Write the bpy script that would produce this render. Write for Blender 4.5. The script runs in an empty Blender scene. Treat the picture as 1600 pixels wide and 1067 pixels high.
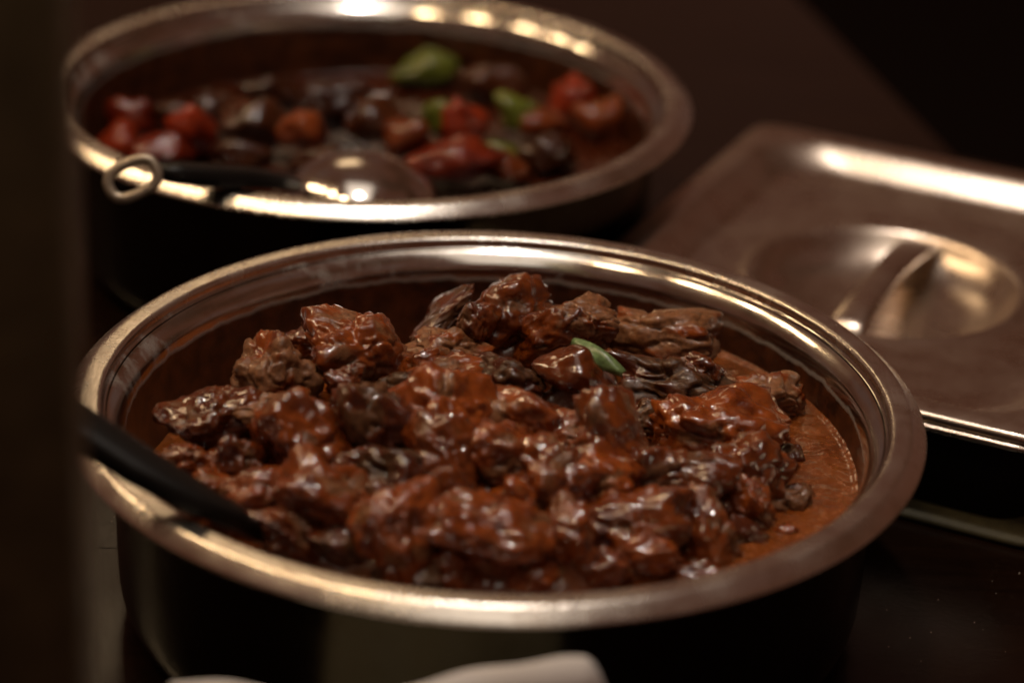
import bpy, bmesh, math, random
import numpy as np
from mathutils import Vector, Matrix

# ------------------------------------------------------------------ camera, light, exposure
scene = bpy.context.scene
COL = scene.collection
FOCAL_PX = 4079.8
cam_data = bpy.data.cameras.new('camera')
cam_data.sensor_width = 36.0
cam_data.lens = FOCAL_PX / 1600.0 * 36.0
cam_data.clip_start = 0.05
cam_data.clip_end = 60.0
cam = bpy.data.objects.new('camera', cam_data)
COL.objects.link(cam)
_r = Vector((0.99908350, 0.01374025, 0.04053837))
_u = Vector((-0.04253397, 0.42483944, 0.90426894))
_f = Vector((0.00479742, 0.90516444, -0.42503450))
m = Matrix.Identity(4)
for i in range(3):
    m[i][0] = _r[i]; m[i][1] = _u[i]; m[i][2] = -_f[i]
m[0][3], m[1][3], m[2][3] = 0.0, -0.9874, 0.4869
cam.matrix_world = m
cam_data.dof.use_dof = True
cam_data.dof.focus_distance = 1.135
cam_data.dof.aperture_fstop = 3.7
cam_data.dof.aperture_blades = 0
scene.camera = cam

world = bpy.data.worlds.new('World')
scene.world = world
world.use_nodes = True
bg = world.node_tree.nodes['Background']
_wt = world.node_tree                                    # dim warm room all around, softly uneven
_wc = _wt.nodes.new('ShaderNodeTexCoord'); _wn = _wt.nodes.new('ShaderNodeTexNoise')
_wn.inputs['Scale'].default_value = 3.2; _wn.inputs['Detail'].default_value = 3.0
_wr = _wt.nodes.new('ShaderNodeValToRGB')
for _e, (_p, _c) in zip((_wr.color_ramp.elements[0], _wr.color_ramp.elements[1], _wr.color_ramp.elements.new(0.5)),
                        ((0.32, (0.30, 0.15, 0.075)), (0.70, (2.1, 0.92, 0.58)), (0.5, (1.0, 0.37, 0.21)))):
    _e.position = _p; _e.color = (*_c, 1)
_wt.links.new(_wc.outputs['Generated'], _wn.inputs['Vector']); _wt.links.new(_wn.outputs[0], _wr.inputs[0]); _wt.links.new(_wr.outputs[0], bg.inputs[0])
bg.inputs[1].default_value = 0.105

def area(name, loc, target, sx, sy, power, color):
    d = bpy.data.lights.new(name, 'AREA')
    d.shape = 'RECTANGLE'; d.size = sx; d.size_y = sy
    d.energy = power; d.color = color
    o = bpy.data.objects.new(name, d); COL.objects.link(o)
    o.location = loc
    o.rotation_euler = (Vector(target) - Vector(loc)).to_track_quat('-Z', 'Y').to_euler()
    return o

def bulb(name, loc, radius, power, color):
    d = bpy.data.lights.new(name, 'POINT')
    d.energy = power; d.color = color; d.shadow_soft_size = radius
    o = bpy.data.objects.new(name, d); COL.objects.link(o)
    o.location = loc
    return o

area('ceiling_light', (-0.02, -0.45, 1.75), (-0.02, -0.45, 0), 0.75, 2.4, 6.6, (1.0, 0.885, 0.75))
area('warm_window_light', (-0.40, 2.45, 1.57), (0, 0, 0), 0.52, 0.40, 1.9, (1.0, 0.72, 0.42))
bulb('ceiling_spot', (-0.02, 0.10, 1.60), 0.050, 36.0, (1.0, 0.90, 0.82))
for k in range(5):
    bulb('pendant_bulb', (-0.50 - 0.32 * k, -0.12 + 0.32 * k, 1.50), 0.060, 13.0, (1.0, 0.70, 0.40))

scene.view_settings.view_transform = 'Standard'
scene.view_settings.look = 'None'
scene.view_settings.gamma = 1.0
scene.view_settings.exposure = 0.0
scene.render.engine = 'CYCLES'
scene.cycles.use_denoising = True
scene.cycles.max_bounces = 10
scene.cycles.sample_clamp_indirect = 6.0

# ------------------------------------------------------------------ materials
def new_mat(name):
    mt = bpy.data.materials.new(name); mt.use_nodes = True
    nt = mt.node_tree
    return mt, nt, nt.nodes['Principled BSDF']

def N(nt, kind, **kw):
    n = nt.nodes.new(kind)
    for k, v in kw.items():
        setattr(n, k, v)
    return n

def noise(nt, vec, scale, detail=4.0, rough=0.55):
    n = N(nt, 'ShaderNodeTexNoise')
    n.inputs['Scale'].default_value = scale
    n.inputs['Detail'].default_value = detail
    n.inputs['Roughness'].default_value = rough
    nt.links.new(vec, n.inputs['Vector'])
    return n

def ramp(nt, fac, stops):
    n = N(nt, 'ShaderNodeValToRGB')
    e = n.color_ramp.elements
    while len(e) < len(stops):
        e.new(0.5)
    for i, (p, c) in enumerate(stops):
        e[i].position = p
        e[i].color = (c, c, c, 1) if isinstance(c, (int, float)) else (*c, 1)
    nt.links.new(fac, n.inputs[0])
    return n

def mix(nt, fac, a, b):
    n = N(nt, 'ShaderNodeMix', data_type='RGBA')
    for sock, v in ((n.inputs[0], fac), (n.inputs[6], a), (n.inputs[7], b)):
        if hasattr(v, 'node'):
            nt.links.new(v, sock)
        elif isinstance(v, tuple):
            sock.default_value = (*v, 1)
        else:
            sock.default_value = v
    return n.outputs[2]

def bump(nt, b, height, strength, dist, normal=None):
    n = N(nt, 'ShaderNodeBump')
    n.inputs['Strength'].default_value = strength
    n.inputs['Distance'].default_value = dist
    nt.links.new(height, n.inputs['Height'])
    if normal is not None:
        nt.links.new(normal, n.inputs['Normal'])
    nt.links.new(n.outputs[0], b.inputs['Normal'])
    return n.outputs[0]

def coords(nt, out='Object', scale=None, offset_random=False):
    c = N(nt, 'ShaderNodeTexCoord').outputs[out]
    if scale:
        mp = N(nt, 'ShaderNodeMapping')
        mp.inputs['Scale'].default_value = scale
        nt.links.new(c, mp.inputs[0]); c = mp.outputs[0]
    if offset_random:
        oi = N(nt, 'ShaderNodeObjectInfo')
        sc = N(nt, 'ShaderNodeMath', operation='MULTIPLY'); sc.inputs[1].default_value = 37.0
        nt.links.new(oi.outputs['Random'], sc.inputs[0])
        ad = N(nt, 'ShaderNodeVectorMath', operation='ADD')
        nt.links.new(c, ad.inputs[0]); nt.links.new(sc.outputs[0], ad.inputs[1]); c = ad.outputs[0]
    return c

def steel(name, base=(0.58, 0.545, 0.50), r0=0.14, r1=0.30, scratch=0.25, stain_shade=None):
    mt, nt, b = new_mat(name)
    b.inputs['Metallic'].default_value = 1.0
    c = coords(nt)
    smudge = noise(nt, c, 38.0, 5.0, 0.6)
    rr = ramp(nt, smudge.outputs[0], [(0.32, r0), (0.72, r1)])
    cs = coords(nt, scale=(45.0, 900.0, 200.0))
    scr = noise(nt, cs, 1.0, 3.0, 0.7)
    cs2 = coords(nt, scale=(700.0, 60.0, 200.0))
    scr2 = noise(nt, cs2, 1.0, 3.0, 0.7)
    add = N(nt, 'ShaderNodeMath', operation='ADD')
    nt.links.new(scr.outputs[0], add.inputs[0]); nt.links.new(scr2.outputs[0], add.inputs[1])
    bump(nt, b, add.outputs[0], scratch, 0.0002)
    grime = noise(nt, c, 85.0, 6.0, 0.65)
    gm = ramp(nt, grime.outputs[0], [(0.52, 0.0), (0.78, 0.6)])
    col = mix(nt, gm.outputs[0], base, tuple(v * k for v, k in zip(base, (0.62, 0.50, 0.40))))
    rough = rr.outputs[0]
    if stain_shade:
        # dried sauce left on the wall by the spoon: streaks and spatters; the full film lower down also paints in the wall's dark reflections
        st = noise(nt, coords(nt, scale=(1.0, 1.0, 0.6)), 42.0, 8.0, 0.68)
        side = N(nt, 'ShaderNodeSeparateXYZ'); nt.links.new(coords(nt), side.inputs[0])
        mr = N(nt, 'ShaderNodeMapRange'); mr.inputs[1].default_value = 0.16; mr.inputs[2].default_value = -0.10
        mr.inputs[3].default_value = -0.06; mr.inputs[4].default_value = 0.12
        nt.links.new(side.outputs[0], mr.inputs[0])
        zz = N(nt, 'ShaderNodeMapRange'); zz.inputs[1].default_value = 0.0850; zz.inputs[2].default_value = 0.0780
        zz.inputs[3].default_value = -0.30; zz.inputs[4].default_value = 0.55
        nt.links.new(side.outputs[2], zz.inputs[0])
        s1 = N(nt, 'ShaderNodeMath', operation='ADD'); nt.links.new(st.outputs[0], s1.inputs[0]); nt.links.new(mr.outputs[0], s1.inputs[1])
        s2 = N(nt, 'ShaderNodeMath', operation='ADD'); nt.links.new(s1.outputs[0], s2.inputs[0]); nt.links.new(zz.outputs[0], s2.inputs[1])
        mask = ramp(nt, s2.outputs[0], [(0.34, 0.0), (0.68, 1.0)])
        thick = noise(nt, c, 120.0, 4.0, 0.6)
        sc = ramp(nt, thick.outputs[0], [(0.35, (0.012, 0.0030, 0.0009)), (0.80, (0.080, 0.021, 0.0045))])
        col = mix(nt, mask.outputs[0], col, sc.outputs[0])
        inv = N(nt, 'ShaderNodeMath', operation='SUBTRACT'); inv.inputs[0].default_value = 1.0
        nt.links.new(mask.outputs[0], inv.inputs[1]); nt.links.new(inv.outputs[0], b.inputs['Metallic'])
        rough = mix(nt, mask.outputs[0], rough, (0.30, 0.30, 0.30))
    nt.links.new(col, b.inputs['Base Color'])
    nt.links.new(rough, b.inputs['Roughness'])
    return mt

def meat_mat(name, sauce_lo, sauce_hi, bare_lo, bare_hi, coat=1.0):
    mt, nt, b = new_mat(name)
    c = coords(nt, offset_random=True)
    at = N(nt, 'ShaderNodeAttribute'); at.attribute_name = 'sauce'
    n1 = noise(nt, c, 95.0, 5.0, 0.6)
    n2 = noise(nt, c, 420.0, 4.0, 0.65)
    n3 = noise(nt, c, 1300.0, 3.0, 0.6)
    s = ramp(nt, n1.outputs[0], [(0.30, sauce_lo), (0.70, sauce_hi)])
    g = ramp(nt, n2.outputs[0], [(0.32, bare_lo), (0.68, bare_hi)])
    oi = N(nt, 'ShaderNodeObjectInfo')
    rv = ramp(nt, oi.outputs['Random'], [(0.0, (0.52, 0.50, 0.48)), (0.5, (0.85, 0.85, 0.85)), (1.0, (1.12, 1.12, 1.05))])
    mul = N(nt, 'ShaderNodeMix', data_type='RGBA', blend_type='MULTIPLY'); mul.inputs[0].default_value = 1.0
    nt.links.new(mix(nt, at.outputs['Fac'], g.outputs[0], s.outputs[0]), mul.inputs[6]); nt.links.new(rv.outputs[0], mul.inputs[7])
    nt.links.new(mul.outputs[2], b.inputs['Base Color'])
    rs = ramp(nt, n2.outputs[0], [(0.35, 0.07), (0.70, 0.24)])
    rb = ramp(nt, n3.outputs[0], [(0.30, 0.28), (0.70, 0.52)])
    nt.links.new(mix(nt, at.outputs['Fac'], rb.outputs[0], rs.outputs[0]), b.inputs['Roughness'])
    cw = N(nt, 'ShaderNodeMath', operation='MULTIPLY_ADD'); cw.inputs[1].default_value = coat * 0.7; cw.inputs[2].default_value = coat * 0.3
    nt.links.new(at.outputs['Fac'], cw.inputs[0]); nt.links.new(cw.outputs[0], b.inputs['Coat Weight'])
    b.inputs['Coat Roughness'].default_value = 0.028
    b.inputs['Specular IOR Level'].default_value = 0.25
    b.inputs['Subsurface Weight'].default_value = 0.12
    b.inputs['Subsurface Radius'].default_value = (0.004, 0.0012, 0.0006)
    b.inputs['Subsurface Scale'].default_value = 1.0
    cb = N(nt, 'ShaderNodeBump'); cb.inputs['Strength'].default_value = 0.09; cb.inputs['Distance'].default_value = 0.0008
    nt.links.new(n2.outputs[0], cb.inputs['Height']); nt.links.new(cb.outputs[0], b.inputs['Coat Normal'])
    h1 = bump(nt, b, n2.outputs[0], 0.45, 0.0009)
    bump(nt, b, n3.outputs[0], 0.16, 0.0004, h1)
    return mt

def plain(name, col, rough, spec=0.5, bump_scale=None, bump_d=0.0004, metallic=0.0, vary=0.25):
    mt, nt, b = new_mat(name)
    c = coords(nt)
    n = noise(nt, c, bump_scale or 60.0, 5.0, 0.6)
    lo = tuple(v * (1 - vary) for v in col); hi = tuple(min(1, v * (1 + vary)) for v in col)
    r = ramp(nt, n.outputs[0], [(0.3, lo), (0.7, hi)])
    nt.links.new(r.outputs[0], b.inputs['Base Color'])
    b.inputs['Roughness'].default_value = rough
    b.inputs['Specular IOR Level'].default_value = spec
    b.inputs['Metallic'].default_value = metallic
    if bump_scale:
        bump(nt, b, n.outputs[0], 0.5, bump_d)
    return mt

M = {}
M['steel_wall'] = steel('stained_shaded_steel', r0=0.11, r1=0.22, scratch=0.08, stain_shade=True)
M['steel_flange'] = steel('brushed_steel', base=(0.68, 0.635, 0.57), r0=0.17, r1=0.33, scratch=0.55)
M['steel_body'] = steel('shade_tinted_steel', base=(0.055, 0.048, 0.030), r0=0.15, r1=0.26, scratch=0.10)  # colour darkened to stand in for the dark surroundings the steel reflects
M['steel_lid'] = steel('dull_steel', base=(0.58, 0.49, 0.41), r0=0.24, r1=0.36, scratch=0.30)
M['steel_ladle'] = steel('polished_steel', r0=0.10, r1=0.20, scratch=0.08)
M['beef'] = meat_mat('sauced_beef', (0.070, 0.0115, 0.0020), (0.255, 0.056, 0.0085), (0.085, 0.034, 0.014), (0.230, 0.098, 0.043))
M['beef_dark'] = meat_mat('dark_beef', (0.050, 0.0090, 0.0030), (0.110, 0.024, 0.0070), (0.038, 0.015, 0.006), (0.130, 0.052, 0.020), 0.6)
M['pepper_red'] = meat_mat('red_pepper', (0.10, 0.009, 0.003), (0.27, 0.030, 0.007), (0.12, 0.014, 0.004), (0.28, 0.040, 0.009), 0.25)
M['pepper_green'] = meat_mat('green_pepper', (0.06, 0.075, 0.010), (0.12, 0.135, 0.018), (0.07, 0.08, 0.011), (0.14, 0.15, 0.022), 0.25)
M['pepper_brown'] = meat_mat('brown_chunk', (0.022, 0.006, 0.002), (0.06, 0.015, 0.004), (0.03, 0.010, 0.004), (0.07, 0.02, 0.007), 0.25)
M['pepper_orange'] = meat_mat('orange_scrap', (0.11, 0.020, 0.005), (0.20, 0.044, 0.010), (0.12, 0.028, 0.007), (0.21, 0.052, 0.012), 0.25)
M['plastic'] = plain('black_plastic', (0.005, 0.0045, 0.004), 0.42, 0.22, 900.0, 0.0001)
M['tan_plastic'] = plain('worn_steel_loop', (0.30, 0.25, 0.19), 0.42, 0.5, 300.0, 0.0001, metallic=0.7)
M['black_metal'] = plain('black_enamel', (0.008, 0.006, 0.005), 0.55, 0.25, 500.0, 0.0001)
M['trim'] = plain('dull_brass_trim', (0.045, 0.038, 0.018), 0.6, 0.2, 200.0, 0.0001)
M['post'] = plain('olive_painted_metal', (0.20, 0.18, 0.10), 0.6, 0.3, 80.0, 0.0001)
M['cloth'] = plain('white_cloth', (0.74, 0.70, 0.66), 0.9, 0.2, 1500.0, 0.0002, vary=0.05)
M['leaf'] = plain('green_sliver', (0.11, 0.17, 0.062), 0.32, 0.5, 300.0, 0.0003, vary=0.5)
M['dust'] = plain('pale_dust', (0.5, 0.45, 0.4), 0.8, 0.3)
M['floor'] = plain('dark_floor', (0.006, 0.004, 0.003), 0.8, 0.1)

def counter_mat():
    mt, nt, b = new_mat('dark_counter')
    c = coords(nt)
    n1 = noise(nt, c, 9.0, 6.0, 0.6)
    n2 = noise(nt, c, 420.0, 5.0, 0.7)
    n3 = noise(nt, coords(nt, scale=(14.0, 160.0, 60.0)), 1.0, 5.0, 0.65)
    a = ramp(nt, n3.outputs[0], [(0.3, (0.0040, 0.0014, 0.0006)), (0.75, (0.010, 0.0040, 0.0016))])
    d = ramp(nt, n2.outputs[0], [(0.58, 0.0), (0.74, 0.7)])
    nt.links.new(mix(nt, d.outputs[0], a.outputs[0], (0.018, 0.012, 0.006)), b.inputs['Base Color'])
    r = ramp(nt, n1.outputs[0], [(0.3, 0.16), (0.7, 0.27)])
    nt.links.new(r.outputs[0], b.inputs['Roughness'])
    b.inputs['Specular IOR Level'].default_value = 0.27
    bump(nt, b, n2.outputs[0], 0.45, 0.0003)
    return mt
M['counter'] = counter_mat()

def gravy_mat(name, lo, hi, coat=0.8):
    mt, nt, b = new_mat(name)
    c = coords(nt)
    n1 = noise(nt, c, 30.0, 6.0, 0.6)
    n2 = noise(nt, c, 260.0, 5.0, 0.62)
    n3 = noise(nt, c, 900.0, 3.0, 0.6)
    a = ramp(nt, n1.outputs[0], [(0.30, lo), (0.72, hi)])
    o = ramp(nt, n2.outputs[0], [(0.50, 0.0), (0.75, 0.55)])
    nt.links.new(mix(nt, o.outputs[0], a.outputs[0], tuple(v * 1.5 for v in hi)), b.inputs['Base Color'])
    r = ramp(nt, n2.outputs[0], [(0.35, 0.12), (0.70, 0.34)])
    nt.links.new(r.outputs[0], b.inputs['Roughness'])
    b.inputs['Coat Weight'].default_value = coat
    b.inputs['Coat Roughness'].default_value = 0.05
    b.inputs['Specular IOR Level'].default_value = 0.5
    b.inputs['Subsurface Weight'].default_value = 0.10
    b.inputs['Subsurface Radius'].default_value = (0.004, 0.0012, 0.0005)
    b.inputs['Subsurface Scale'].default_value = 1.0
    h1 = bump(nt, b, n2.outputs[0], 0.35, 0.0010)
    bump(nt, b, n3.outputs[0], 0.25, 0.0004, h1)
    return mt
M['gravy'] = gravy_mat('red_brown_gravy', (0.085, 0.0180, 0.0030), (0.215, 0.058, 0.0095))
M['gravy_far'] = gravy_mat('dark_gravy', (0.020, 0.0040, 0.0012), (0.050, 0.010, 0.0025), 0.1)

# ------------------------------------------------------------------ helpers
def tag(o, label=None, cat=None, group=None, kind=None):
    if label: o['label'] = label
    if cat: o['category'] = cat
    if group: o['group'] = group
    if kind: o['kind'] = kind
    return o

def empty(name, loc):
    o = bpy.data.objects.new(name, None); COL.objects.link(o)
    o.location = loc; o.empty_display_size = 0.02
    return o

def link(name, me, mat, parent=None, smooth=True):
    o = bpy.data.objects.new(name, me); COL.objects.link(o)
    me.materials.clear(); me.materials.append(mat)
    if smooth:
        me.shade_smooth()
    if parent: o.parent = parent
    return o

def mesh_py(name, v, f):
    me = bpy.data.meshes.new(name)
    me.from_pydata([tuple(map(float, q)) for q in v], [], f)
    me.update()
    return me

def lathe(name, profile, mat, parent=None, seg=192, closed=False):
    v, f = [], []
    n = len(profile)
    for s in range(seg):
        a = 2 * math.pi * s / seg
        for r, z in profile:
            v.append((r * math.cos(a), r * math.sin(a), z))
    for s in range(seg):
        t = (s + 1) % seg
        for i in range(n if closed else n - 1):
            j = (i + 1) % n
            f.append((s * n + i, t * n + i, t * n + j, s * n + j))
    bm = bmesh.new(); me = mesh_py(name, v, f); bm.from_mesh(me)
    bmesh.ops.remove_doubles(bm, verts=bm.verts, dist=1e-6)
    bmesh.ops.recalc_face_normals(bm, faces=bm.faces)
    bm.to_mesh(me); bm.free()
    return link(name, me, mat, parent)

def smooth_profile(pts, it=2):
    for _ in range(it):                                   # Chaikin corner cutting, ends kept
        q = [pts[0]]
        for a, b in zip(pts[:-1], pts[1:]):
            q += [(0.75 * a[0] + 0.25 * b[0], 0.75 * a[1] + 0.25 * b[1]), (0.25 * a[0] + 0.75 * b[0], 0.25 * a[1] + 0.75 * b[1])]
        pts = q + [pts[-1]]
    return pts

def box(name, x0, x1, y0, y1, z0, z1, mat, parent=None, bev=0.0):
    bm = bmesh.new()
    bmesh.ops.create_cube(bm, size=1.0)
    for v in bm.verts:
        v.co = Vector(((x0 + x1) / 2 + v.co.x * (x1 - x0), (y0 + y1) / 2 + v.co.y * (y1 - y0), (z0 + z1) / 2 + v.co.z * (z1 - z0)))
    if bev:
        bmesh.ops.bevel(bm, geom=bm.edges[:], offset=bev, segments=3, affect='EDGES')
    me = bpy.data.meshes.new(name); bm.to_mesh(me); bm.free()
    return link(name, me, mat, parent, smooth=bool(bev))

def sweep(name, path, sizes, mat, parent=None, seg=16, square=2.0):
    """tube of superelliptic section along path; sizes = (half width, half height) at each point"""
    P = [Vector(p) for p in path]
    v, f = [], []
    for i, p in enumerate(P):
        t = (P[min(i + 1, len(P) - 1)] - P[max(i - 1, 0)]).normalized()
        side = t.cross(Vector((0, 0, 1))).normalized(); up = side.cross(t)
        w, h = sizes[i]
        for k in range(seg):
            a = 2 * math.pi * k / seg
            ca, sa = math.cos(a), math.sin(a)
            x = math.copysign(abs(ca) ** (2 / square), ca) * w; y = math.copysign(abs(sa) ** (2 / square), sa) * h
            v.append(p + side * x + up * y)
    n = len(P)
    for i in range(n - 1):
        for k in range(seg):
            l = (k + 1) % seg
            f.append((i * seg + k, i * seg + l, (i + 1) * seg + l, (i + 1) * seg + k))
    f.append(tuple(reversed(range(seg)))); f.append(tuple((n - 1) * seg + k for k in range(seg)))
    me = mesh_py(name, v, f)
    return link(name, me, mat, parent)

# vectorised gradient noise
_rng = np.random.default_rng(7)
_perm = np.concatenate([_rng.permutation(256)] * 3)
_grad = _rng.normal(size=(256, 3)); _grad /= np.linalg.norm(_grad, axis=1, keepdims=True)
def gnoise(p):
    i = np.floor(p).astype(np.int64); fr = p - i; i &= 255
    w = fr * fr * fr * (fr * (fr * 6 - 15) + 10)
    out = np.zeros(len(p))
    for dx in (0, 1):
        wx = w[:, 0] if dx else 1 - w[:, 0]
        a = _perm[i[:, 0] + dx]
        for dy in (0, 1):
            wy = w[:, 1] if dy else 1 - w[:, 1]
            b = _perm[a + i[:, 1] + dy]
            for dz in (0, 1):
                wz = w[:, 2] if dz else 1 - w[:, 2]
                g = _grad[_perm[b + i[:, 2] + dz]]
                out += wx * wy * wz * ((fr - (dx, dy, dz)) * g).sum(1)
    return out * 1.6

def sstep(a, b, x):
    t = np.clip((x - a) / (b - a), 0, 1)
    return t * t * (3 - 2 * t)

def ico(sub):
    bm = bmesh.new(); bmesh.ops.create_icosphere(bm, subdivisions=sub, radius=1.0)
    me = bpy.data.meshes.new('chunk'); bm.to_mesh(me); bm.free()
    co = np.empty(len(me.vertices) * 3); me.vertices.foreach_get('co', co)
    co = co.reshape(-1, 3)
    return me, co / np.linalg.norm(co, axis=1, keepdims=True)
ICO = {s: ico(s) for s in (3, 5, 6)}

def chunk_points(seed, half, rot, kind, sub):
    rg = np.random.default_rng(seed)
    d = ICO[sub][1]
    n = rg.integers(7, 11)
    g = (np.arange(n) + 0.5) / n
    ph = np.arccos(1 - 2 * g); th = np.pi * (1 + 5 ** 0.5) * np.arange(n) + rg.uniform(0, 6.28)
    nr = np.stack([np.cos(th) * np.sin(ph), np.sin(th) * np.sin(ph), np.cos(ph)], 1) + rg.normal(scale=0.22, size=(n, 3))
    nr /= np.linalg.norm(nr, axis=1, keepdims=True)
    q, _ = np.linalg.qr(rg.normal(size=(3, 3))); nr = nr @ q
    h = rg.uniform(0.66, 1.0, n)
    pw = 8.0 if kind in (1, 2) else 4.6
    rr = (np.maximum(0, d @ nr.T / h) ** pw).sum(1) ** (-1 / pw)
    P = d * np.minimum(rr, 1.5)[:, None]
    P -= (P.max(0) + P.min(0)) / 2
    P /= np.abs(P).max(0)
    off = rg.uniform(0, 200, 3)
    # lumps, folds and torn fibres
    lump = gnoise(P * 1.1 + off) * 0.26 + gnoise(P * 2.3 + off + 9) * 0.13
    fold = np.abs(gnoise(P * 1.7 + off + 31)); fold = -0.22 * sstep(0.14, 0.0, fold)
    ax = rg.normal(size=3); ax /= np.linalg.norm(ax)
    along = (P @ ax)[:, None] * ax
    F = (P - along) * 7.5 + along * 1.6
    fib = gnoise(F + off + 50) * 0.6 + gnoise(F * 2.1 + off + 70) * 0.4
    grit = gnoise(P * 12 + off + 90) * 0.6 + gnoise(P * 24 + off + 110) * 0.5
    if kind == 7:
        P = P * (1 + lump * 0.55 + gnoise(P * 3.4 + off + 150) * 0.05 + gnoise(P * 10 + off + 150) * 0.008)[:, None]
    bias = {0: 0.34, 7: 0.9, 1: -0.32, 2: -0.10}.get(kind, 0.5)
    sauce = sstep(-0.16, 0.16, gnoise(P * 1.6 + off + 130) + 0.25 * gnoise(P * 6 + off + 140) + bias)
    goo = gnoise(P * 4.2 + off + 150) * 0.075 + np.maximum(0, gnoise(P * 6.5 + off + 170)) * 0.09 + gnoise(P * 13 + off + 190) * 0.022
    disp = lump * (1 + 0.25 * sauce) + fold * (1 - 0.55 * sauce) + (1 - sauce) * (fib * 0.055 + grit * 0.024) + sauce * (goo + 0.035 + fib * 0.012)
    if kind != 7:
        P = P * (1 + disp)[:, None]
    P = P * np.asarray(half)
    c, s = math.cos(math.radians(rot)), math.sin(math.radians(rot))
    R = np.array([[c, 0, s], [0, 1, 0], [-s, 0, c]])
    P = P @ R.T
    a = rg.uniform(-0.25, 0.25); c, s = math.cos(a), math.sin(a)
    P = P @ np.array([[c, -s, 0], [s, c, 0], [0, 0, 1]]).T
    return P, sauce

def chunk(name, seed, loc, half, rot, kind, mat, sub, label, cat, group):
    P, sauce = chunk_points(seed, half, rot, kind, sub)
    me = ICO[sub][0].copy(); me.name = name
    me.vertices.foreach_set('co', P.astype(np.float32).ravel())
    at = me.attributes.new('sauce', 'FLOAT', 'POINT'); at.data.foreach_set('value', sauce.astype(np.float32))
    me.update()
    o = link(name, me, mat); o.location = loc
    tag(o, label, cat, group)
    return P + np.asarray(loc)

# ------------------------------------------------------------------ setting: floor and counter
TABLE_Z = -0.100
fl = link('floor', mesh_py('floor', [(-8, -8, -1.0), (8, -8, -1.0), (8, 12, -1.0), (-8, 12, -1.0)], [(0, 1, 2, 3)]), M['floor'], smooth=False)
tag(fl, 'near-black floor in the dark beyond the counter', 'floor', kind='structure')

def slab(name, outline, z0, z1, mat, parent, bev=0.0015):
    bm = bmesh.new()
    lo = [bm.verts.new((x, y, z0)) for x, y in outline]; hi = [bm.verts.new((x, y, z1)) for x, y in outline]
    bm.faces.new(list(reversed(lo))); top = bm.faces.new(hi)
    n = len(outline)
    for i in range(n):
        j = (i + 1) % n
        bm.faces.new((lo[i], lo[j], hi[j], hi[i]))
    bmesh.ops.bevel(bm, geom=list(top.edges), offset=bev, segments=2, affect='EDGES')
    me = bpy.data.meshes.new(name); bm.to_mesh(me); bm.free()
    return link(name, me, mat, parent, smooth=False)

counter = empty('counter', (0, 0, TABLE_Z - 0.04))
tag(counter, 'dark dusty brown serving counter under the pots', 'counter', kind='structure')
slab('counter_panel', [(-1.2, -0.62), (0.0, -0.62), (0.0, 0.029), (-1.2, 0.020)], 0.0, 0.04, M['counter'], counter, 0.0005)
slab('counter_panel', [(0.0008, -0.62), (0.62, -0.62), (0.62, 0.405), (0.283, 0.563), (0.140, 1.20), (-1.2, 1.20), (-1.2, 0.0206), (0.0008, 0.0296)], 0.0, 0.04, M['counter'], counter, 0.0005)
# ------------------------------------------------------------------ the two pots
def make_pot(cx, cy, label):
    root = empty('serving_pot', (cx, cy, TABLE_Z)); tag(root, label, 'pot', 'round steel pots on the counter')
    k = -TABLE_Z
    wall = [(0.0, 0.0015), (0.142, 0.0015), (0.1525, 0.004), (0.1585, 0.012), (0.1602, 0.024), (0.1606, k - 0.016), (0.1612, k - 0.0060), (0.1660, k - 0.0044), (0.1735, k - 0.0040), (0.1760, k - 0.0070)]
    inner = [(0.1648, k - 0.0040), (0.1642, k - 0.0050), (0.1630, k - 0.0054), (0.1612, k - 0.0066), (0.1590, k - 0.0088), (0.1570, k - 0.0116), (0.1562, k - 0.0150), (0.1556, k - 0.020),
             (0.1540, k - 0.034), (0.1515, k - 0.070), (0.1475, k - 0.086), (0.1380, k - 0.0930), (0.0, k - 0.0935)]
    fl_p = [(0.1760, k - 0.0070), (0.1785, k - 0.0074), (0.1800, k - 0.0066), (0.1806, k - 0.0056), (0.1800, k - 0.0046), (0.1748, k - 0.0004), (0.1736, k),
            (0.1690, k - 0.0001), (0.1664, k - 0.0002), (0.1652, k - 0.0010), (0.1648, k - 0.0026), (0.1648, k - 0.0040)]
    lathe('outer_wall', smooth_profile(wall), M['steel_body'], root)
    lathe('inner_wall', smooth_profile(inner), M['steel_wall'], root)
    lathe('flange', smooth_profile(fl_p), M['steel_flange'], root)
    return root
REAR = (-0.0798, 0.3723)
make_pot(0, 0, 'round steel pot heaped with glossy brown beef stew')
make_pot(REAR[0], REAR[1], 'round steel pot holding red and green pepper pieces')

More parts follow.
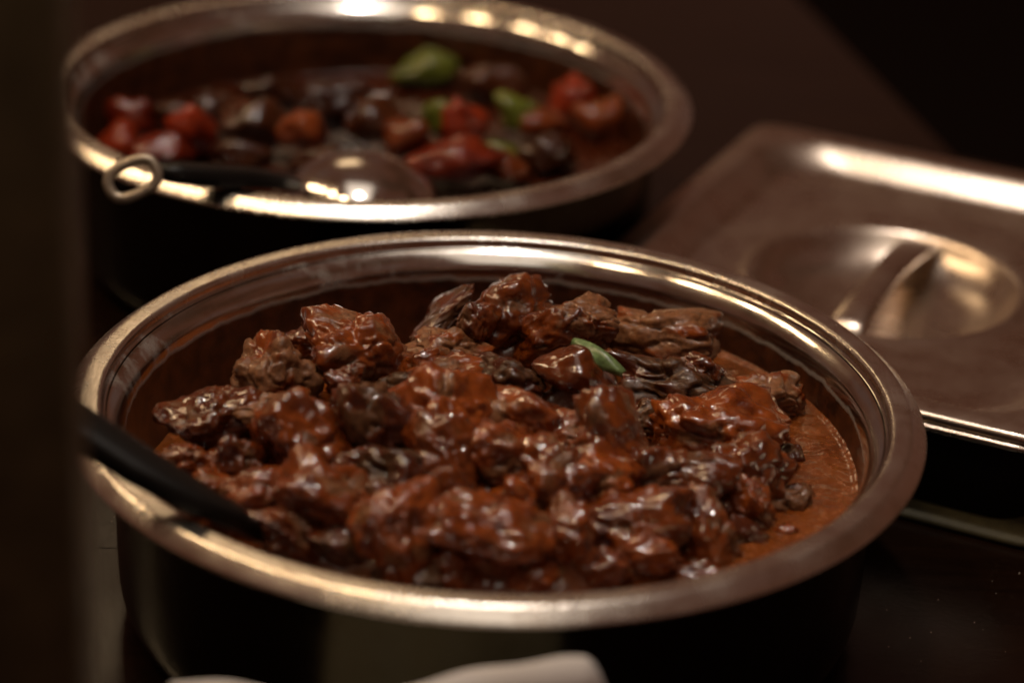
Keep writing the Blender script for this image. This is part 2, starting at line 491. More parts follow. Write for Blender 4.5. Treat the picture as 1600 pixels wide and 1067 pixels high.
# ------------------------------------------------------------------ food tables (x, y, z, half sizes, tilt, kind, label)
MEAT = [
    (0.0043, 0.0844, -0.0025, 0.0162, 0.0135, 0.0139, 0, 0, 'round glossy beef chunk on the very top of the stew heap'),
    (-0.0095, 0.0667, -0.0007, 0.0074, 0.0073, 0.0088, 0, 0, 'small glossy lobe of beef leaning on the topmost chunk'),
    (-0.0266, 0.0894, -0.0121, 0.0182, 0.0104, 0.0049, -38, 2, 'thin dark curled strip of beef behind the topmost chunk'),
    (0.0204, 0.0695, -0.007, 0.0183, 0.0129, 0.0103, -28, 0, 'long glossy beef chunk slanting down beside the topmost chunk'),
    (0.0366, 0.0681, 0.0001, 0.0131, 0.0101, 0.0094, 0, 1, 'dull brown beef chunk just left of the flat one by the back wall'),
    (0.0716, 0.0856, -0.0102, 0.0226, 0.0153, 0.0113, 4, 1, 'wide flat-topped dry brown beef chunk near the back wall'),
    (-0.0226, 0.0567, -0.0083, 0.0159, 0.0105, 0.0074, 0, 1, 'low brown beef chunk below the curled dark strip'),
    (-0.0586, 0.0242, 0.002, 0.0206, 0.0157, 0.0143, 6, 0, 'knobbly beef chunk with grey-brown top and hanging sauce drops'),
    (-0.0854, 0.0697, -0.0139, 0.0095, 0.0066, 0.0052, 0, 0, 'small glossy bit of beef behind the fibrous triangular chunk'),
    (-0.0938, 0.0068, -0.0016, 0.0157, 0.0139, 0.0152, 20, 1, 'upright triangular beef chunk showing its bare grey-brown fibres'),
    (-0.0921, -0.0216, -0.0039, 0.0133, 0.0091, 0.0069, -10, 1, 'crumbly bare brown beef bit below the triangular chunk'),
    (-0.1169, -0.0217, -0.0101, 0.0189, 0.0129, 0.0098, -14, 0, 'bumpy wet beef chunk at the left edge of the heap by the stained wall'),
    (-0.0796, -0.0496, -0.0028, 0.0181, 0.015, 0.0153, 6, 0, 'big rounded beef chunk with pale sheen in front of the triangular chunk'),
    (-0.1245, -0.0444, -0.0189, 0.0126, 0.0099, 0.0094, 10, 0, 'wet red beef chunk beside the black ladle handle'),
    (-0.1042, -0.0479, -0.0137, 0.0104, 0.0093, 0.0102, -15, 0, 'knobbly wet beef chunk under the bumpy left-edge chunk'),
    (-0.0514, -0.0412, 0.0012, 0.0135, 0.0139, 0.0175, -36, 2, 'dark wedge of beef leaning with a bright line along its ridge'),
    (-0.0633, -0.0071, 0.0043, 0.0072, 0.006, 0.0062, 0, 0, 'small round sauce-coated nub of beef with one bright glint'),
    (-0.0218, -0.0331, 0.0023, 0.017, 0.0153, 0.017, 10, 0, 'glossy beef chunk wedged between the dark wedge and the dark rough chunk'),
    (-0.0238, 0.0075, -0.001, 0.0163, 0.0109, 0.0079, 6, 0, 'glossy beef chunk wedged between the dark rough chunk and the knobbly grey-topped chunk'),
    (0.0046, 0.0074, 0.0022, 0.0141, 0.0104, 0.009, 0, 2, 'dark rough beef chunk left of the smooth dome-shaped chunk'),
    (0.0325, 0.0088, 0.0047, 0.0157, 0.012, 0.0109, 8, 7, 'smooth dome-shaped beef chunk under thick sauce beside the green sliver'),
    (0.0791, 0.0486, -0.0159, 0.026, 0.017, 0.0119, 12, 2, 'large dark fibrous beef slab to the right of the green sliver'),
    (0.0882, 0.0496, -0.0088, 0.0087, 0.0062, 0.0051, 10, 0, 'small red scrap of meat on top of the dark fibrous slab'),
    (0.121, 0.0536, -0.0256, 0.0148, 0.0109, 0.0094, 12, 1, 'brown beef chunk standing alone in the open sauce'),
    (0.0937, 0.0063, -0.0174, 0.024, 0.0165, 0.0126, 10, 0, 'wide wet red beef chunk in front of the dark fibrous slab'),
    (0.0501, -0.0353, -0.0035, 0.0205, 0.0153, 0.0136, 30, 0, 'big smooth red beef chunk sloping down from the dome-shaped one'),
    (0.0158, -0.0243, 0.0005, 0.0164, 0.012, 0.0103, 0, 0, 'glossy beef chunk wedged between the dark rough chunk and the big smooth red chunk'),
    (0.0044, -0.0512, -0.0021, 0.0155, 0.0119, 0.0109, 12, 0, 'glossy beef chunk wedged between the pale pinkish chunk and the big smooth red chunk'),
    (-0.0182, -0.059, -0.0008, 0.0141, 0.0126, 0.0139, -6, 0, 'glossy beef chunk wedged between the pale pinkish chunk and the dark wedge'),
    (0.1281, 0.0125, -0.0363, 0.0108, 0.0085, 0.008, 12, 2, 'dark wrinkled beef scrap at the edge of the open sauce'),
    (0.1037, -0.0229, -0.023, 0.015, 0.0137, 0.0155, 8, 0, 'lumpy wet beef chunk with a row of glints near the open sauce'),
    (0.0761, -0.0433, -0.0164, 0.0168, 0.0133, 0.0128, 0, 0, 'glossy beef chunk wedged between the big smooth red chunk and the upright blunt chunk'),
    (0.116, 0.0306, -0.0344, 0.0098, 0.0082, 0.0084, 20, 2, 'small dark beef bit between two wet red chunks'),
    (0.0449, -0.0562, -0.0104, 0.0168, 0.0126, 0.0111, 0, 0, 'glossy beef chunk wedged between the big smooth red chunk and the pale pinkish chunk'),
    (0.0222, -0.0651, -0.0073, 0.0143, 0.0118, 0.0118, 12, 0, 'glossy beef chunk wedged between the pale pinkish chunk and the long brown chunk'),
    (-0.0106, -0.0822, -0.0065, 0.0121, 0.0107, 0.0116, 0, 7, 'pale pinkish beef chunk with a flat sheen mid-heap'),
    (-0.034, -0.0691, -0.0066, 0.0171, 0.0125, 0.0107, 6, 2, 'dark beef chunk wedged between the pale pinkish chunk and the dark wedge'),
    (-0.0666, -0.0856, -0.0102, 0.0176, 0.0139, 0.0133, 10, 0, 'orange-brown ragged beef chunk in front of the big rounded one'),
    (-0.0928, -0.0753, -0.0148, 0.014, 0.0107, 0.0097, 0, 0, 'glossy beef chunk wedged between the orange-brown ragged chunk and the big rounded chunk'),
    (-0.109, -0.0678, -0.0188, 0.0108, 0.0081, 0.0072, 20, 0, 'glossy beef chunk wedged between the wet handle-side chunk and the big rounded chunk'),
    (-0.0385, -0.104, -0.0129, 0.0139, 0.0134, 0.0159, 4, 0, 'tall tapered beef chunk with bright orange glints by the front rim'),
    (-0.08, -0.0951, -0.0199, 0.0145, 0.0107, 0.0093, 14, 0, 'glossy beef chunk wedged between the orange-brown ragged chunk and the tall tapered chunk'),
    (-0.0589, -0.1023, -0.0206, 0.0137, 0.0101, 0.0087, 10, 2, 'dark beef chunk wedged between the orange-brown ragged chunk and the tall tapered chunk'),
    (0.0011, -0.0992, -0.0137, 0.0212, 0.0147, 0.0115, 14, 0, 'long brown beef chunk sloping down beside the front rim'),
    (-0.015, -0.1088, -0.0227, 0.0119, 0.0088, 0.0077, 0, 0, 'glossy beef chunk wedged between the long brown chunk and the tall tapered chunk'),
    (0.0262, -0.0933, -0.0164, 0.0123, 0.0117, 0.0138, -10, 0, 'glossy beef chunk wedged between the long brown chunk and the pale pinkish chunk'),
    (0.0551, -0.076, -0.0172, 0.0204, 0.0144, 0.0117, 0, 0, 'glossy beef chunk wedged between the upright blunt chunk and the big smooth red chunk'),
    (0.0591, -0.0881, -0.0259, 0.0157, 0.0109, 0.0086, 6, 0, 'glossy beef chunk wedged between the upright blunt chunk and the long brown chunk'),
    (0.0862, -0.074, -0.0256, 0.0123, 0.012, 0.0143, -8, 0, 'upright blunt beef chunk beside the front right rim'),
    (0.1053, -0.0594, -0.0341, 0.0117, 0.0091, 0.0086, 10, 2, 'dark beef chunk wedged between the upright blunt chunk and the half-sunk brown chunk'),
    (0.1231, -0.0275, -0.0348, 0.0112, 0.0088, 0.0083, 16, 1, 'dull brown beef chunk half sunk in the open sauce'),
    (0.0418, -0.0975, -0.0265, 0.0115, 0.0082, 0.0068, 0, 0, 'glossy beef chunk wedged between the long brown chunk and the upright blunt chunk'),
    (0.0778, -0.0891, -0.0331, 0.0114, 0.0076, 0.0056, 0, 0, 'glossy beef chunk wedged between the upright blunt chunk and the lumpy glinting chunk'),
    (0.0181, -0.1054, -0.0248, 0.0125, 0.0084, 0.0062, 0, 0, 'glossy beef chunk wedged between the pale pinkish chunk and the tall tapered chunk'),
    (-0.0309, -0.1126, -0.0247, 0.0124, 0.008, 0.0054, 6, 2, 'dark beef chunk wedged between the tall tapered chunk and the long brown chunk'),
    (0.1, -0.0439, -0.0274, 0.0126, 0.0104, 0.0105, -12, 0, 'glossy beef chunk wedged between the lumpy glinting chunk and the half-sunk brown chunk'),
    (0.0305, -0.0347, -0.0047, 0.0121, 0.0102, 0.0105, 0, 0, 'glossy beef chunk wedged between the big smooth red chunk and the dome-shaped chunk'),
    (-0.043, 0.0024, -0.003, 0.0122, 0.0091, 0.0081, 0, 2, 'dark beef chunk wedged between the knobbly grey-topped chunk and the dark wedge'),
    (0.0623, -0.0446, -0.0143, 0.0118, 0.0118, 0.0144, 30, 0, 'glossy beef chunk wedged between the big smooth red chunk and the lumpy glinting chunk'),
    (-0.0431, -0.0773, -0.0119, 0.0114, 0.0091, 0.0089, 0, 2, 'dark beef chunk wedged between the orange-brown ragged chunk and the pale pinkish chunk'),
    (0.0128, -0.073, -0.0116, 0.0115, 0.0097, 0.0102, 0, 0, 'glossy beef chunk wedged between the long brown chunk and the big smooth red chunk'),
    (-0.0327, 0.0248, -0.0013, 0.0096, 0.0071, 0.0061, 0, 0, 'small sauced beef bit wedged between the knobbly grey-topped chunk and the low brown chunk'),
    (0.0715, 0.0164, -0.0184, 0.011, 0.0087, 0.0083, 0, 2, 'dark beef chunk wedged between the wide wet red chunk and the dark fibrous slab'),
    (-0.0544, -0.0614, -0.0079, 0.0116, 0.0092, 0.009, 0, 2, 'dark beef chunk wedged between the dark wedge and the orange-brown ragged chunk'),
    (0.1175, -0.0494, -0.0368, 0.0079, 0.0059, 0.0053, 0, 0, 'small sauced beef bit wedged between the half-sunk brown chunk and the lumpy glinting chunk'),
    (-0.0053, -0.0191, 0.0004, 0.0093, 0.0081, 0.0088, 0, 0, 'small sauced beef bit wedged between the dark rough chunk and the dome-shaped chunk'),
]
PEPPER = [
    (-0.1333, 0.0277, -0.0358, 0.014, 0.0128, 0.0145, 20, 3, 'bright red pepper chunk at the left wall of the far pot'),
    (-0.1381, 0.0011, -0.0399, 0.0111, 0.0094, 0.0098, 0, 3, 'small red pepper bit by the far pot wall left of the ladle handle'),
    (-0.0947, -0.0024, -0.0305, 0.0129, 0.0134, 0.0169, -20, 3, 'upright red pepper strip above the far ladle handle'),
    (-0.1119, -0.0131, -0.037, 0.0177, 0.0119, 0.0088, 0, 3, 'flat red pepper piece close behind the far ladle handle'),
    (-0.0868, 0.0332, -0.0326, 0.0136, 0.0112, 0.0113, 10, 5, 'dark brown sauced chunk between the peppers of the far pot'),
    (-0.0606, 0.004, -0.0253, 0.02, 0.015, 0.0133, 0, 5, 'dark brown sauced chunk between the peppers of the far pot'),
    (-0.0339, -0.0165, -0.0224, 0.0132, 0.0114, 0.0123, 0, 6, 'rust-orange chunk in the middle of the far pot'),
    (-0.0166, 0.0351, -0.0232, 0.0204, 0.0153, 0.0136, 0, 5, 'dark brown sauced chunk between the peppers of the far pot'),
    (0.0108, -0.0009, -0.0202, 0.0177, 0.0139, 0.0133, 0, 5, 'dark brown sauced chunk between the peppers of the far pot'),
    (0.0274, 0.1287, -0.0356, 0.0202, 0.0138, 0.0106, -14, 4, 'large yellow-green pepper piece at the back of the far pot'),
    (0.043, 0.0095, -0.021, 0.0116, 0.0106, 0.012, 0, 4, 'dark green pepper piece left of the brightest red chunk'),
    (0.0548, -0.0061, -0.0185, 0.011, 0.0115, 0.0146, 0, 3, 'brightest red pepper chunk between two green pieces'),
    (0.0836, 0.0379, -0.0266, 0.0123, 0.0098, 0.0095, 10, 4, 'light green pepper piece on top of the far pot'),
    (0.0998, 0.0358, -0.0305, 0.0159, 0.0106, 0.0077, 0, 6, 'orange pepper strip touching the light green piece'),
    (0.1156, 0.0772, -0.0348, 0.0131, 0.0143, 0.0187, 10, 3, 'dull red pepper piece at the right of the far pot'),
    (0.1318, 0.0533, -0.0386, 0.0138, 0.0135, 0.0161, 0, 6, 'rust-coloured piece nearest the right wall of the far pot'),
    (0.0478, -0.0394, -0.0263, 0.026, 0.0166, 0.0108, -10, 3, 'long red pepper strip beside the ladle bowl'),
    (0.0725, -0.0217, -0.0298, 0.0132, 0.0095, 0.0079, 0, 4, 'small olive-green bit in front of the red pepper strip'),
    (0.0791, -0.0293, -0.0333, 0.0153, 0.0104, 0.0079, 10, 6, 'rusty orange scrap low in the pepper pot'),
    (0.1, -0.0054, -0.0333, 0.0177, 0.013, 0.0111, 0, 5, 'dark brown sauced chunk between the peppers of the far pot'),
    (0.0695, 0.1049, -0.0366, 0.019, 0.0149, 0.0142, 0, 5, 'dark brown sauced chunk between the peppers of the far pot'),
    (0.142, 0.1041, -0.043, 0.0119, 0.0107, 0.0119, 0, 5, 'dark brown sauced chunk between the peppers of the far pot'),
    (-0.0562, 0.0693, -0.0335, 0.0186, 0.0136, 0.0116, 0, 5, 'dark brown sauced chunk between the peppers of the far pot'),
    (-0.0641, -0.0302, -0.0313, 0.0153, 0.0108, 0.0087, 0, 5, 'dark brown sauced chunk between the peppers of the far pot'),
    (0.0259, -0.0194, -0.0219, 0.0131, 0.0108, 0.0109, 0, 6, 'rusty orange scrap low in the pepper pot'),
    (-0.0216, -0.0383, -0.0299, 0.0152, 0.0107, 0.0087, 0, 5, 'dark brown sauced chunk between the peppers of the far pot'),
    (0.1039, 0.1302, -0.042, 0.0145, 0.0108, 0.0096, 0, 5, 'dark brown sauced chunk between the peppers of the far pot'),
    (-0.1164, 0.0474, -0.0381, 0.0137, 0.0103, 0.0092, 0, 5, 'dark brown sauced chunk between the peppers of the far pot'),
]


tops = []
for i, (x, y, z, hx, hy, hz, rot, kind, label) in enumerate(MEAT):
    big = 6 if hx * hz > 1.6e-4 and y > -0.06 else 5
    tops.append(chunk('beef_chunk', (100 if i != 25 else 900) + i, (x, y, z), (hx * 1.20, hy * 1.20, hz * 1.22), rot, kind, M['beef_dark'] if kind == 2 else M['beef'], 5, label, 'beef', 'beef chunks heaped in the stew pot'))
far_tops = []
PM = {3: 'pepper_red', 4: 'pepper_green', 5: 'pepper_brown', 6: 'pepper_orange'}
PN = {3: 'red_pepper_piece', 4: 'green_pepper_piece', 5: 'sauced_chunk', 6: 'orange_pepper_piece'}
for i, (x, y, z, hx, hy, hz, rot, kind, label) in enumerate(PEPPER):
    far_tops.append(chunk(PN[kind], 400 + i, (x + REAR[0], y + REAR[1], z), (hx, hy, hz), rot, kind, M[PM[kind]], 3, label,
                          'chunk' if kind == 5 else 'pepper', 'pieces of food in the pepper pot'))

# ------------------------------------------------------------------ gravy that settles between the chunks
def blur(a, sigma, h):
    k = int(3 * sigma / h) + 1
    w = np.exp(-0.5 * (np.arange(-k, k + 1) * h / sigma) ** 2); w /= w.sum()
    for ax in (0, 1):
        a = np.apply_along_axis(lambda m_: np.convolve(np.pad(m_, k, mode='edge'), w, mode='valid'), ax, a)
    return a

def gravy(name, cx, cy, level, radius, clouds, mat, label, drop, low, wall_r=0.1542):
    h = 0.0009; n = int(2 * 0.160 / h) + 1
    gx = np.linspace(-0.160, 0.160, n)
    X, Y = np.meshgrid(gx, gx, indexing='ij')
    level = level - low * (1 - sstep(-0.02, 0.085, X + 0.25 * np.abs(Y)))
    H = level - 0.004
    for P in clouds:
        ix = np.rint((P[:, 0] - cx + 0.160) / h).astype(int); iy = np.rint((P[:, 1] - cy + 0.160) / h).astype(int)
        ok = (ix >= 0) & (ix < n) & (iy >= 0) & (iy < n)
        np.maximum.at(H, (ix[ok], iy[ok]), P[ok, 2])
    G = np.minimum(blur(H, 0.0065, h) - drop, 0.6 * blur(H, 0.0028, h) + 0.4 * blur(H, 0.010, h) - drop * 0.8)
    q = np.stack([X.ravel() * 60, Y.ravel() * 60, np.full(X.size, 3.3)], 1)
    rip = (gnoise(q) * 0.0007 + gnoise(q * 3.1 + 7) * 0.0004 + gnoise(q * 8 + 17) * 0.00015).reshape(n, n)
    soft = 0.0012
    Z = level + rip + soft * np.logaddexp(0, (G + rip - level) / soft)
    R = np.hypot(X, Y)
    Z += 0.0012 * sstep(wall_r - 0.0026, wall_r, R)
    keep = R < radius
    idx = -np.ones((n, n), int); idx[keep] = np.arange(keep.sum())
    v = np.stack([X[keep], Y[keep], Z[keep]], 1)
    a, b, c, d = idx[:-1, :-1], idx[1:, :-1], idx[1:, 1:], idx[:-1, 1:]
    ok = (a >= 0) & (b >= 0) & (c >= 0) & (d >= 0)
    f = np.stack([a[ok], b[ok], c[ok], d[ok]], 1)
    me = bpy.data.meshes.new(name)
    me.vertices.add(len(v)); me.vertices.foreach_set('co', v.astype(np.float32).ravel())
    me.loops.add(f.size); me.loops.foreach_set('vertex_index', f.ravel().astype(np.int32))
    me.polygons.add(len(f)); me.polygons.foreach_set('loop_start', np.arange(0, f.size, 4, dtype=np.int32))
    me.update(calc_edges=True); me.validate()
    o = link(name, me, mat); o.location = (cx, cy, 0)
    tag(o, label, 'gravy', kind='stuff')
gravy('gravy', 0, 0, -0.0315, 0.1574, tops, M['gravy'], 'thick red-brown gravy around the beef chunks', 0.0080, 0.020)
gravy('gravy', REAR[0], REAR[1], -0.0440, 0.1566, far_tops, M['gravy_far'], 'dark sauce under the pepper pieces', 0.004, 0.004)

# ------------------------------------------------------------------ green sliver on the stew
def sliver():
    a, b = Vector((0.0306, 0.0189, 0.016)), Vector((0.052, 0.0001, 0.011))
    v, f = [], []
    nu, nv = 14, 6
    d = (b - a); side = Vector((0.50, 0.36, 0.78)).normalized()
    up = d.cross(side).normalized()
    if up.z < 0: up = -up
    for lay in (0, 1):
        for i in range(nu):
            t = i / (nu - 1)
            w = 0.0040 * math.sin(math.pi * (0.12 + 0.80 * t)) ** 0.7
            for j in range(nv):
                s = j / (nv - 1) * 2 - 1
                p = a + d * t + side * (s * w) + up * (0.0028 * math.sin(math.pi * t) - 0.0016 * s * s - 0.0012 * lay + 0.0004 * math.sin(9 * t + 3 * s))
                v.append(p)
    o = nu * nv
    for i in range(nu - 1):
        for j in range(nv - 1):
            q = (i * nv + j, (i + 1) * nv + j, (i + 1) * nv + j + 1, i * nv + j + 1)
            f.append(q); f.append(tuple(reversed([k + o for k in q])))
    ring = [i * nv for i in range(nu)] + [(nu - 1) * nv + j for j in range(1, nv)] + [i * nv + nv - 1 for i in range(nu - 2, -1, -1)] + list(range(nv - 2, 0, -1))
    for k in range(len(ring)):
        x, y = ring[k], ring[(k + 1) % len(ring)]
        f.append((y, x, x + o, y + o))
    ob = link('herb_leaf', mesh_py('herb_leaf', v, f), M['leaf'])
    tag(ob, 'small green herb sliver lying on the beef stew', 'herb')
sliver()

# ------------------------------------------------------------------ ladles
def ladle(base, path, sizes, bowl_c, bowl_r, stem_from, label, loop=None, bowl_up=True):
    root = empty('ladle', base); tag(root, label, 'ladle', 'black-handled ladles in the pots')
    B = Vector(base)
    rel = lambda p: Vector(p) - B
    h = sweep('handle', [rel(p) for p in path], sizes, M['plastic'], root, 20, 3.0)
    bc = rel(bowl_c)
    sf = rel(stem_from)
    sweep('stem', [sf, sf.lerp(bc, 0.5) + Vector((0, 0, -0.002)), bc.lerp(sf, 0.22)], [(0.0045, 0.0018)] * 3, M['steel_ladle'], root, 10)
    prof = []
    for k in range(15):
        a = math.pi / 2 * k / 14
        prof.append((bowl_r * math.sin(a), -bowl_r * 0.72 * math.cos(a)))
    prof += [(bowl_r * 1.03, 0.0004), (bowl_r * 1.03, 0.0012), (bowl_r * 0.975, 0.0010)]
    for k in range(14, -1, -1):
        a = math.pi / 2 * k / 14
        prof.append((bowl_r * 0.965 * math.sin(a), -bowl_r * 0.72 * 0.96 * math.cos(a)))
    bw = lathe('bowl', prof, M['steel_ladle'], root, 64)
    bw.location = bc
    bw.rotation_euler = (math.radians(180 if not bowl_up else 12), math.radians(8), 0)
    if loop:
        lc = rel(loop[0]); d = Vector(loop[1]).normalized(); s = Vector(loop[2]).normalized()
        v, f = [], []
        nn, kk = 40, 10
        nrm = d.cross(s).normalized()
        for i in range(nn):
            a = 2 * math.pi * i / nn
            ca, sa = math.cos(a), math.sin(a)
            ex = math.copysign(abs(ca) ** 0.75, ca) * loop[3]; ey = math.copysign(abs(sa) ** 0.75, sa) * loop[4]
            c0 = lc + d * ex + s * ey
            rad = (d * (ca / loop[3]) + s * (sa / loop[4])).normalized()
            for k in range(kk):
                b = 2 * math.pi * k / kk
                v.append(c0 + rad * (0.0027 * math.cos(b)) + nrm * (0.0022 * math.sin(b)))
        for i in range(nn):
            for k in range(kk):
                f.append((i * kk + k, ((i + 1) % nn) * kk + k, ((i + 1) % nn) * kk + (k + 1) % kk, i * kk + (k + 1) % kk))
        link('hanging_loop', mesh_py('hanging_loop', v, f), M['tan_plastic'], root)
    return root

ladle((-0.0937, -0.0795, -0.03),
      [(-0.1850, -0.0990, 0.0440), (-0.1591, -0.1050, 0.0300), (-0.1360, -0.1110, 0.0175), (-0.1141, -0.1150, 0.0066), (-0.1000, -0.1080, -0.0050), (-0.0919, -0.0985, -0.0165)],
      [(0.0096, 0.0056), (0.0098, 0.0058), (0.0096, 0.0056), (0.0088, 0.0052), (0.0074, 0.0046), (0.0056, 0.0038)],
      (-0.060, -0.070, -0.062), 0.026, (-0.0925, -0.0990, -0.0165), 'ladle with black handle leaning over the rim of the beef stew pot')
ladle((-0.0780, 0.275, -0.03),
      [(-0.1690, 0.1900, 0.0170), (-0.1600, 0.1960, 0.0140), (-0.1450, 0.2080, 0.0085), (-0.1300, 0.2220, 0.0030), (-0.1180, 0.2400, -0.0050), (-0.1080, 0.2520, -0.0120)],
      [(0.0050, 0.0040), (0.0075, 0.0050), (0.0080, 0.0054), (0.0076, 0.0050), (0.0066, 0.0044), (0.0050, 0.0036)],
      (-0.0745, 0.2770, -0.0360), 0.043, (-0.1090, 0.2510, -0.0112), 'ladle with black handle and tan hanging loop in the pepper pot',
      loop=((-0.1795, 0.1800, 0.0165), (0.90, 0.19, 0.42), Vector((0.90, 0.19, 0.42)).cross(Vector((0.005, 0.905, -0.425))), 0.0122, 0.0078), bowl_up=False)

# ------------------------------------------------------------------ rectangular chafing pan with lid
UX, UY = Vector((0.906, -0.423, 0)).normalized(), Vector((0.423, 0.906, 0)).normalized()
LW, LD = 0.265, 0.325
lid_c = UX * (-0.0635 + LW / 2) + UY * (0.162 + LD / 2)
ANG = math.atan2(UX.y, UX.x)

def rrect(hx, hy, rad, n):
    """rounded rectangle, 4 * n points at even angles round its centre"""
    dense = []
    for q, (sx, sy) in enumerate(((1, 1), (-1, 1), (-1, -1), (1, -1))):
        for k in range(25):
            a = math.pi / 2 * (q + k / 24)
            dense.append((sx * (hx - rad) + rad * math.cos(a), sy * (hy - rad) + rad * math.sin(a)))
    pts = []
    for k in range(4 * n):
        a = 2 * math.pi * (k + 0.5) / (4 * n); ca, sa = math.cos(a), math.sin(a)
        for (x0, y0), (x1, y1) in zip(dense, dense[1:] + dense[:1]):
            c0, c1 = ca * y0 - sa * x0, ca * y1 - sa * x1
            t = -c0 / (c1 - c0) if c1 != c0 else 0.0
            if c0 <= 0 < c1 and ca * (x0 + (x1 - x0) * t) + sa * (y0 + (y1 - y0) * t) > 0:
                pts.append((x0 + (x1 - x0) * t, y0 + (y1 - y0) * t)); break
    assert len(pts) == 4 * n
    return pts

def ring_surface(name, loops, mat, parent, cap=True):
    n = len(loops[0]); v, f = [], []
    for L in loops: v += L
    for i in range(len(loops) - 1):
        for k in range(n):
            l = (k + 1) % n
            f.append((i * n + k, i * n + l, (i + 1) * n + l, (i + 1) * n + k))
    if cap: f.append(tuple(reversed(range(n))))
    me = mesh_py(name, v, f)
    bm = bmesh.new(); bm.from_mesh(me); bmesh.ops.recalc_face_normals(bm, faces=bm.faces); bm.to_mesh(me); bm.free()
    return link(name, me, mat, parent)

pan = empty('chafing_pan', (lid_c.x, lid_c.y, TABLE_Z)); pan.rotation_euler[2] = ANG
tag(pan, 'black-sided rectangular chafing pan with steel rim under the flat lid', 'pan')
NQ = 48
def rl(hx, hy, rad, z): return [(x, y, z) for x, y in rrect(hx, hy, rad, NQ)]
KZ = -0.045 - TABLE_Z
ring_surface('body', [rl(LW / 2 - 0.010, LD / 2 - 0.010, 0.020, 0.0045), rl(LW / 2 - 0.010, LD / 2 - 0.010, 0.020, KZ - 0.0085)], M['black_metal'], pan)
ring_surface('rim', [rl(LW / 2 - 0.009, LD / 2 - 0.009, 0.020, KZ - 0.0086), rl(LW / 2 - 0.0004, LD / 2 - 0.0004, 0.018, KZ - 0.0086), rl(LW / 2 + 0.0008, LD / 2 + 0.0008, 0.018, KZ - 0.0080),
                     rl(LW / 2 + 0.0012, LD / 2 + 0.0012, 0.018, KZ - 0.0068), rl(LW / 2 + 0.0008, LD / 2 + 0.0008, 0.018, KZ - 0.0057), rl(LW / 2 - 0.0004, LD / 2 - 0.0004, 0.018, KZ - 0.0052), rl(LW / 2 - 0.020, LD / 2 - 0.020, 0.018, KZ - 0.0052)], M['steel_lid'], pan, cap=False)
ring_surface('base_trim', [rl(LW / 2 - 0.012, LD / 2 - 0.012, 0.02, 0.0), rl(LW / 2 + 0.003, LD / 2 + 0.003, 0.012, 0.0003), rl(LW / 2 + 0.0045, LD / 2 + 0.0045, 0.012, 0.0020), rl(LW / 2 + 0.003, LD / 2 + 0.003, 0.012, 0.0040), rl(LW / 2 - 0.0105, LD / 2 - 0.0105, 0.02, 0.0044)], M['trim'], pan, cap=False)

lid = empty('pan_lid', (lid_c.x, lid_c.y, -0.0497)); lid.rotation_euler[2] = ANG
tag(lid, 'brownish steel lid with round recessed grip beside the stew pot', 'lid')
H = 0.0047
outer = [rl(LW / 2 - 0.002, LD / 2 - 0.002, 0.014, 0.0), rl(LW / 2 - 0.0002, LD / 2 - 0.0002, 0.015, 0.0006), rl(LW / 2, LD / 2, 0.015, 0.0022), rl(LW / 2 - 0.0006, LD / 2 - 0.0006, 0.015, H - 0.0006), rl(LW / 2 - 0.0022, LD / 2 - 0.0022, 0.014, H),
         rl(LW / 2 - 0.013, LD / 2 - 0.013, 0.030, H - 0.0002)]
slope = []
for k in range(1, 11):
    t = k / 10
    slope.append(rl(LW / 2 - 0.013 - 0.020 * t, LD / 2 - 0.013 - 0.020 * t, 0.030 + 0.012 * t, H - 0.0125 * (t * t * (3 - 2 * t))))
zp = H - 0.0125
last = rrect(LW / 2 - 0.033, LD / 2 - 0.033, 0.042, NQ)
WR = 0.0715
circ = []
for x, y in last:
    a = math.atan2(y, x)
    circ.append((math.cos(a), math.sin(a)))
morph = []
for k in range(1, 7):
    t = k / 6
    morph.append([(x * (1 - t) + cx_ * (WR + 0.004) * t, y * (1 - t) + cy_ * (WR + 0.004) * t, zp) for (x, y), (cx_, cy_) in zip(last, circ)])
well = []
for rr, dz in ((WR + 0.002, 0.0006), (WR, 0.0009), (WR - 0.0015, 0.0003), (WR - 0.003, -0.0018), (WR - 0.006, -0.0060), (WR - 0.011, -0.0110), (WR - 0.019, -0.0155), (WR - 0.030, -0.0180), (WR - 0.045, -0.0190), (0.012, -0.0193), (0.0001, -0.0194)):
    well.append([(c * rr, s * rr, zp + dz) for c, s in circ])
ring_surface('plate', outer + slope + morph + well, M['steel_lid'], lid, cap=False)
bar = []
for k in range(13):
    t = k / 12 * 2 - 1
    bar.append((0.0, t * (WR - 0.004), zp - 0.0040 + 0.0075 * (1 - abs(t) ** 3)))
sweep('grip_bar', bar, [(0.0105 - 0.002 * (1 - abs(k / 6 - 1)), 0.0032) for k in range(13)], M['steel_lid'], lid, 20, 2.6)

# ------------------------------------------------------------------ out-of-focus post in the foreground
post = empty('guard_post', (-0.161, -0.315, TABLE_Z))
tag(post, 'blurred dark olive upright post standing before the pots', 'post')
pp = [(0.001, 0.0), (0.001, 0.012)]
box('upright', -0.040, 0.040, -0.020, 0.020, 0.006, 0.95, M['post'], post, 0.006)
box('base_plate', -0.055, 0.055, -0.035, 0.035, 0.0, 0.006, M['post'], post, 0.0015)

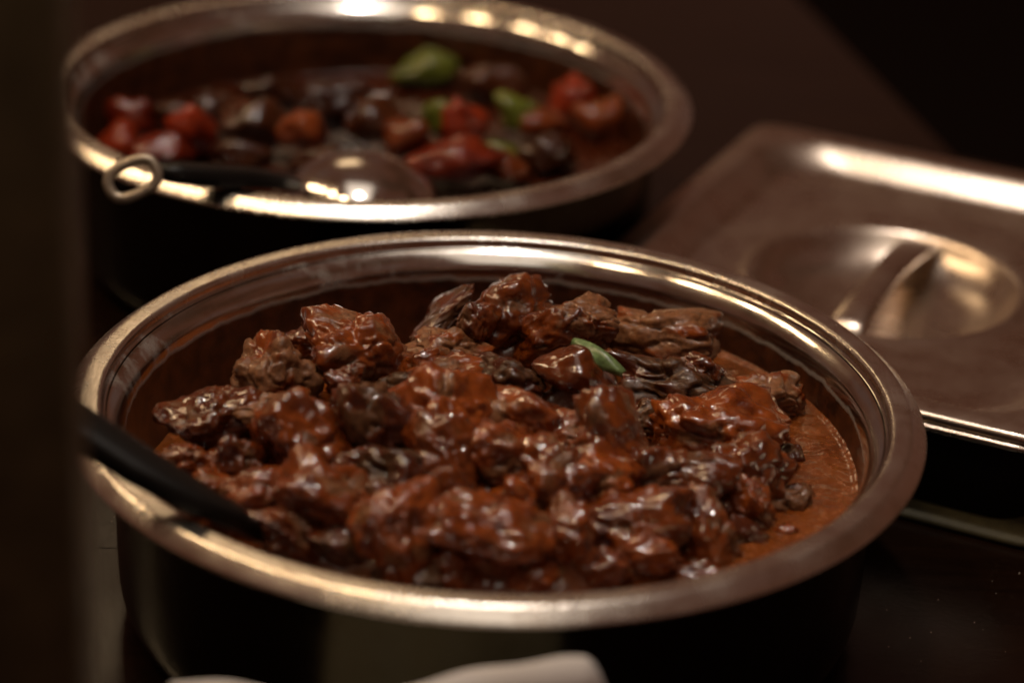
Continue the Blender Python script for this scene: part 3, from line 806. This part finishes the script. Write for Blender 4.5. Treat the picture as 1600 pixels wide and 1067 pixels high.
# ------------------------------------------------------------------ folded white napkin in front
def napkin():
    nu, nv = 60, 9
    rg = random.Random(3)
    v, f = [], []
    for lay in (0, 1):
        for i in range(nu):
            t = i / (nu - 1)
            x = -0.110 + 0.155 * t
            top = -0.0145 + 0.0170 * t ** 1.6 + 0.0012 * math.sin(11 * t) + 0.003 * math.exp(-((t - 0.88) / 0.10) ** 2)
            if t > 0.93: top -= 0.020 * ((t - 0.93) / 0.07) ** 2
            for j in range(nv):
                s = j / (nv - 1)
                z = TABLE_Z + 0.0015 + (top - TABLE_Z - 0.0015) * s
                bulge = 0.018 * (1 - s) ** 1.5
                y = -0.2150 + (bulge + 0.0045 * (1 - s * 0.85) + 0.0035) * (1 if lay else -1) * (1 - 0.9 * s ** 3) + 0.004 * math.sin(7 * t + 2 * s) + 0.0015 * math.sin(23 * t + 5 * s)
                v.append((x, y, z))
    o = nu * nv
    for i in range(nu - 1):
        for j in range(nv - 1):
            q = (i * nv + j, (i + 1) * nv + j, (i + 1) * nv + j + 1, i * nv + j + 1)
            f.append(q); f.append(tuple(reversed([k + o for k in q])))
        a, b = i * nv + nv - 1, (i + 1) * nv + nv - 1
        f.append((a, b, b + o, a + o))
    for i in (0, nu - 1):
        for j in range(nv - 1):
            a, b = i * nv + j, i * nv + j + 1
            f.append((a, b, b + o, a + o))
    me = mesh_py('napkin', v, f)
    bm = bmesh.new(); bm.from_mesh(me); bmesh.ops.recalc_face_normals(bm, faces=bm.faces); bm.to_mesh(me); bm.free()
    ob = link('napkin', me, M['cloth'])
    tag(ob, 'folded white napkin standing in front of the stew pot', 'napkin')
napkin()

# ------------------------------------------------------------------ dust on the counter
rg = random.Random(11)
dv, df = [], []
for k in range(170):
    if k < 110:
        x, y = rg.uniform(0.165, 0.40), rg.uniform(-0.20, 0.085)
    else:
        x, y = rg.uniform(-0.34, -0.165), rg.uniform(-0.16, 0.20)
    s = rg.uniform(0.00012, 0.00038); z = TABLE_Z + 0.0002
    b = len(dv)
    for q in range(4):
        a = q * math.pi / 2 + rg.uniform(0, 0.6)
        dv.append((x + s * math.cos(a), y + s * math.sin(a), z))
    dv.append((x, y, z + s * 1.2))
    df += [(b, b + 1, b + 4), (b + 1, b + 2, b + 4), (b + 2, b + 3, b + 4), (b + 3, b, b + 4), (b + 3, b + 2, b + 1, b)]
tag(link('dust', mesh_py('dust', dv, df), M['dust'], smooth=False), 'pale dust specks scattered on the dark counter', 'dust', kind='stuff')
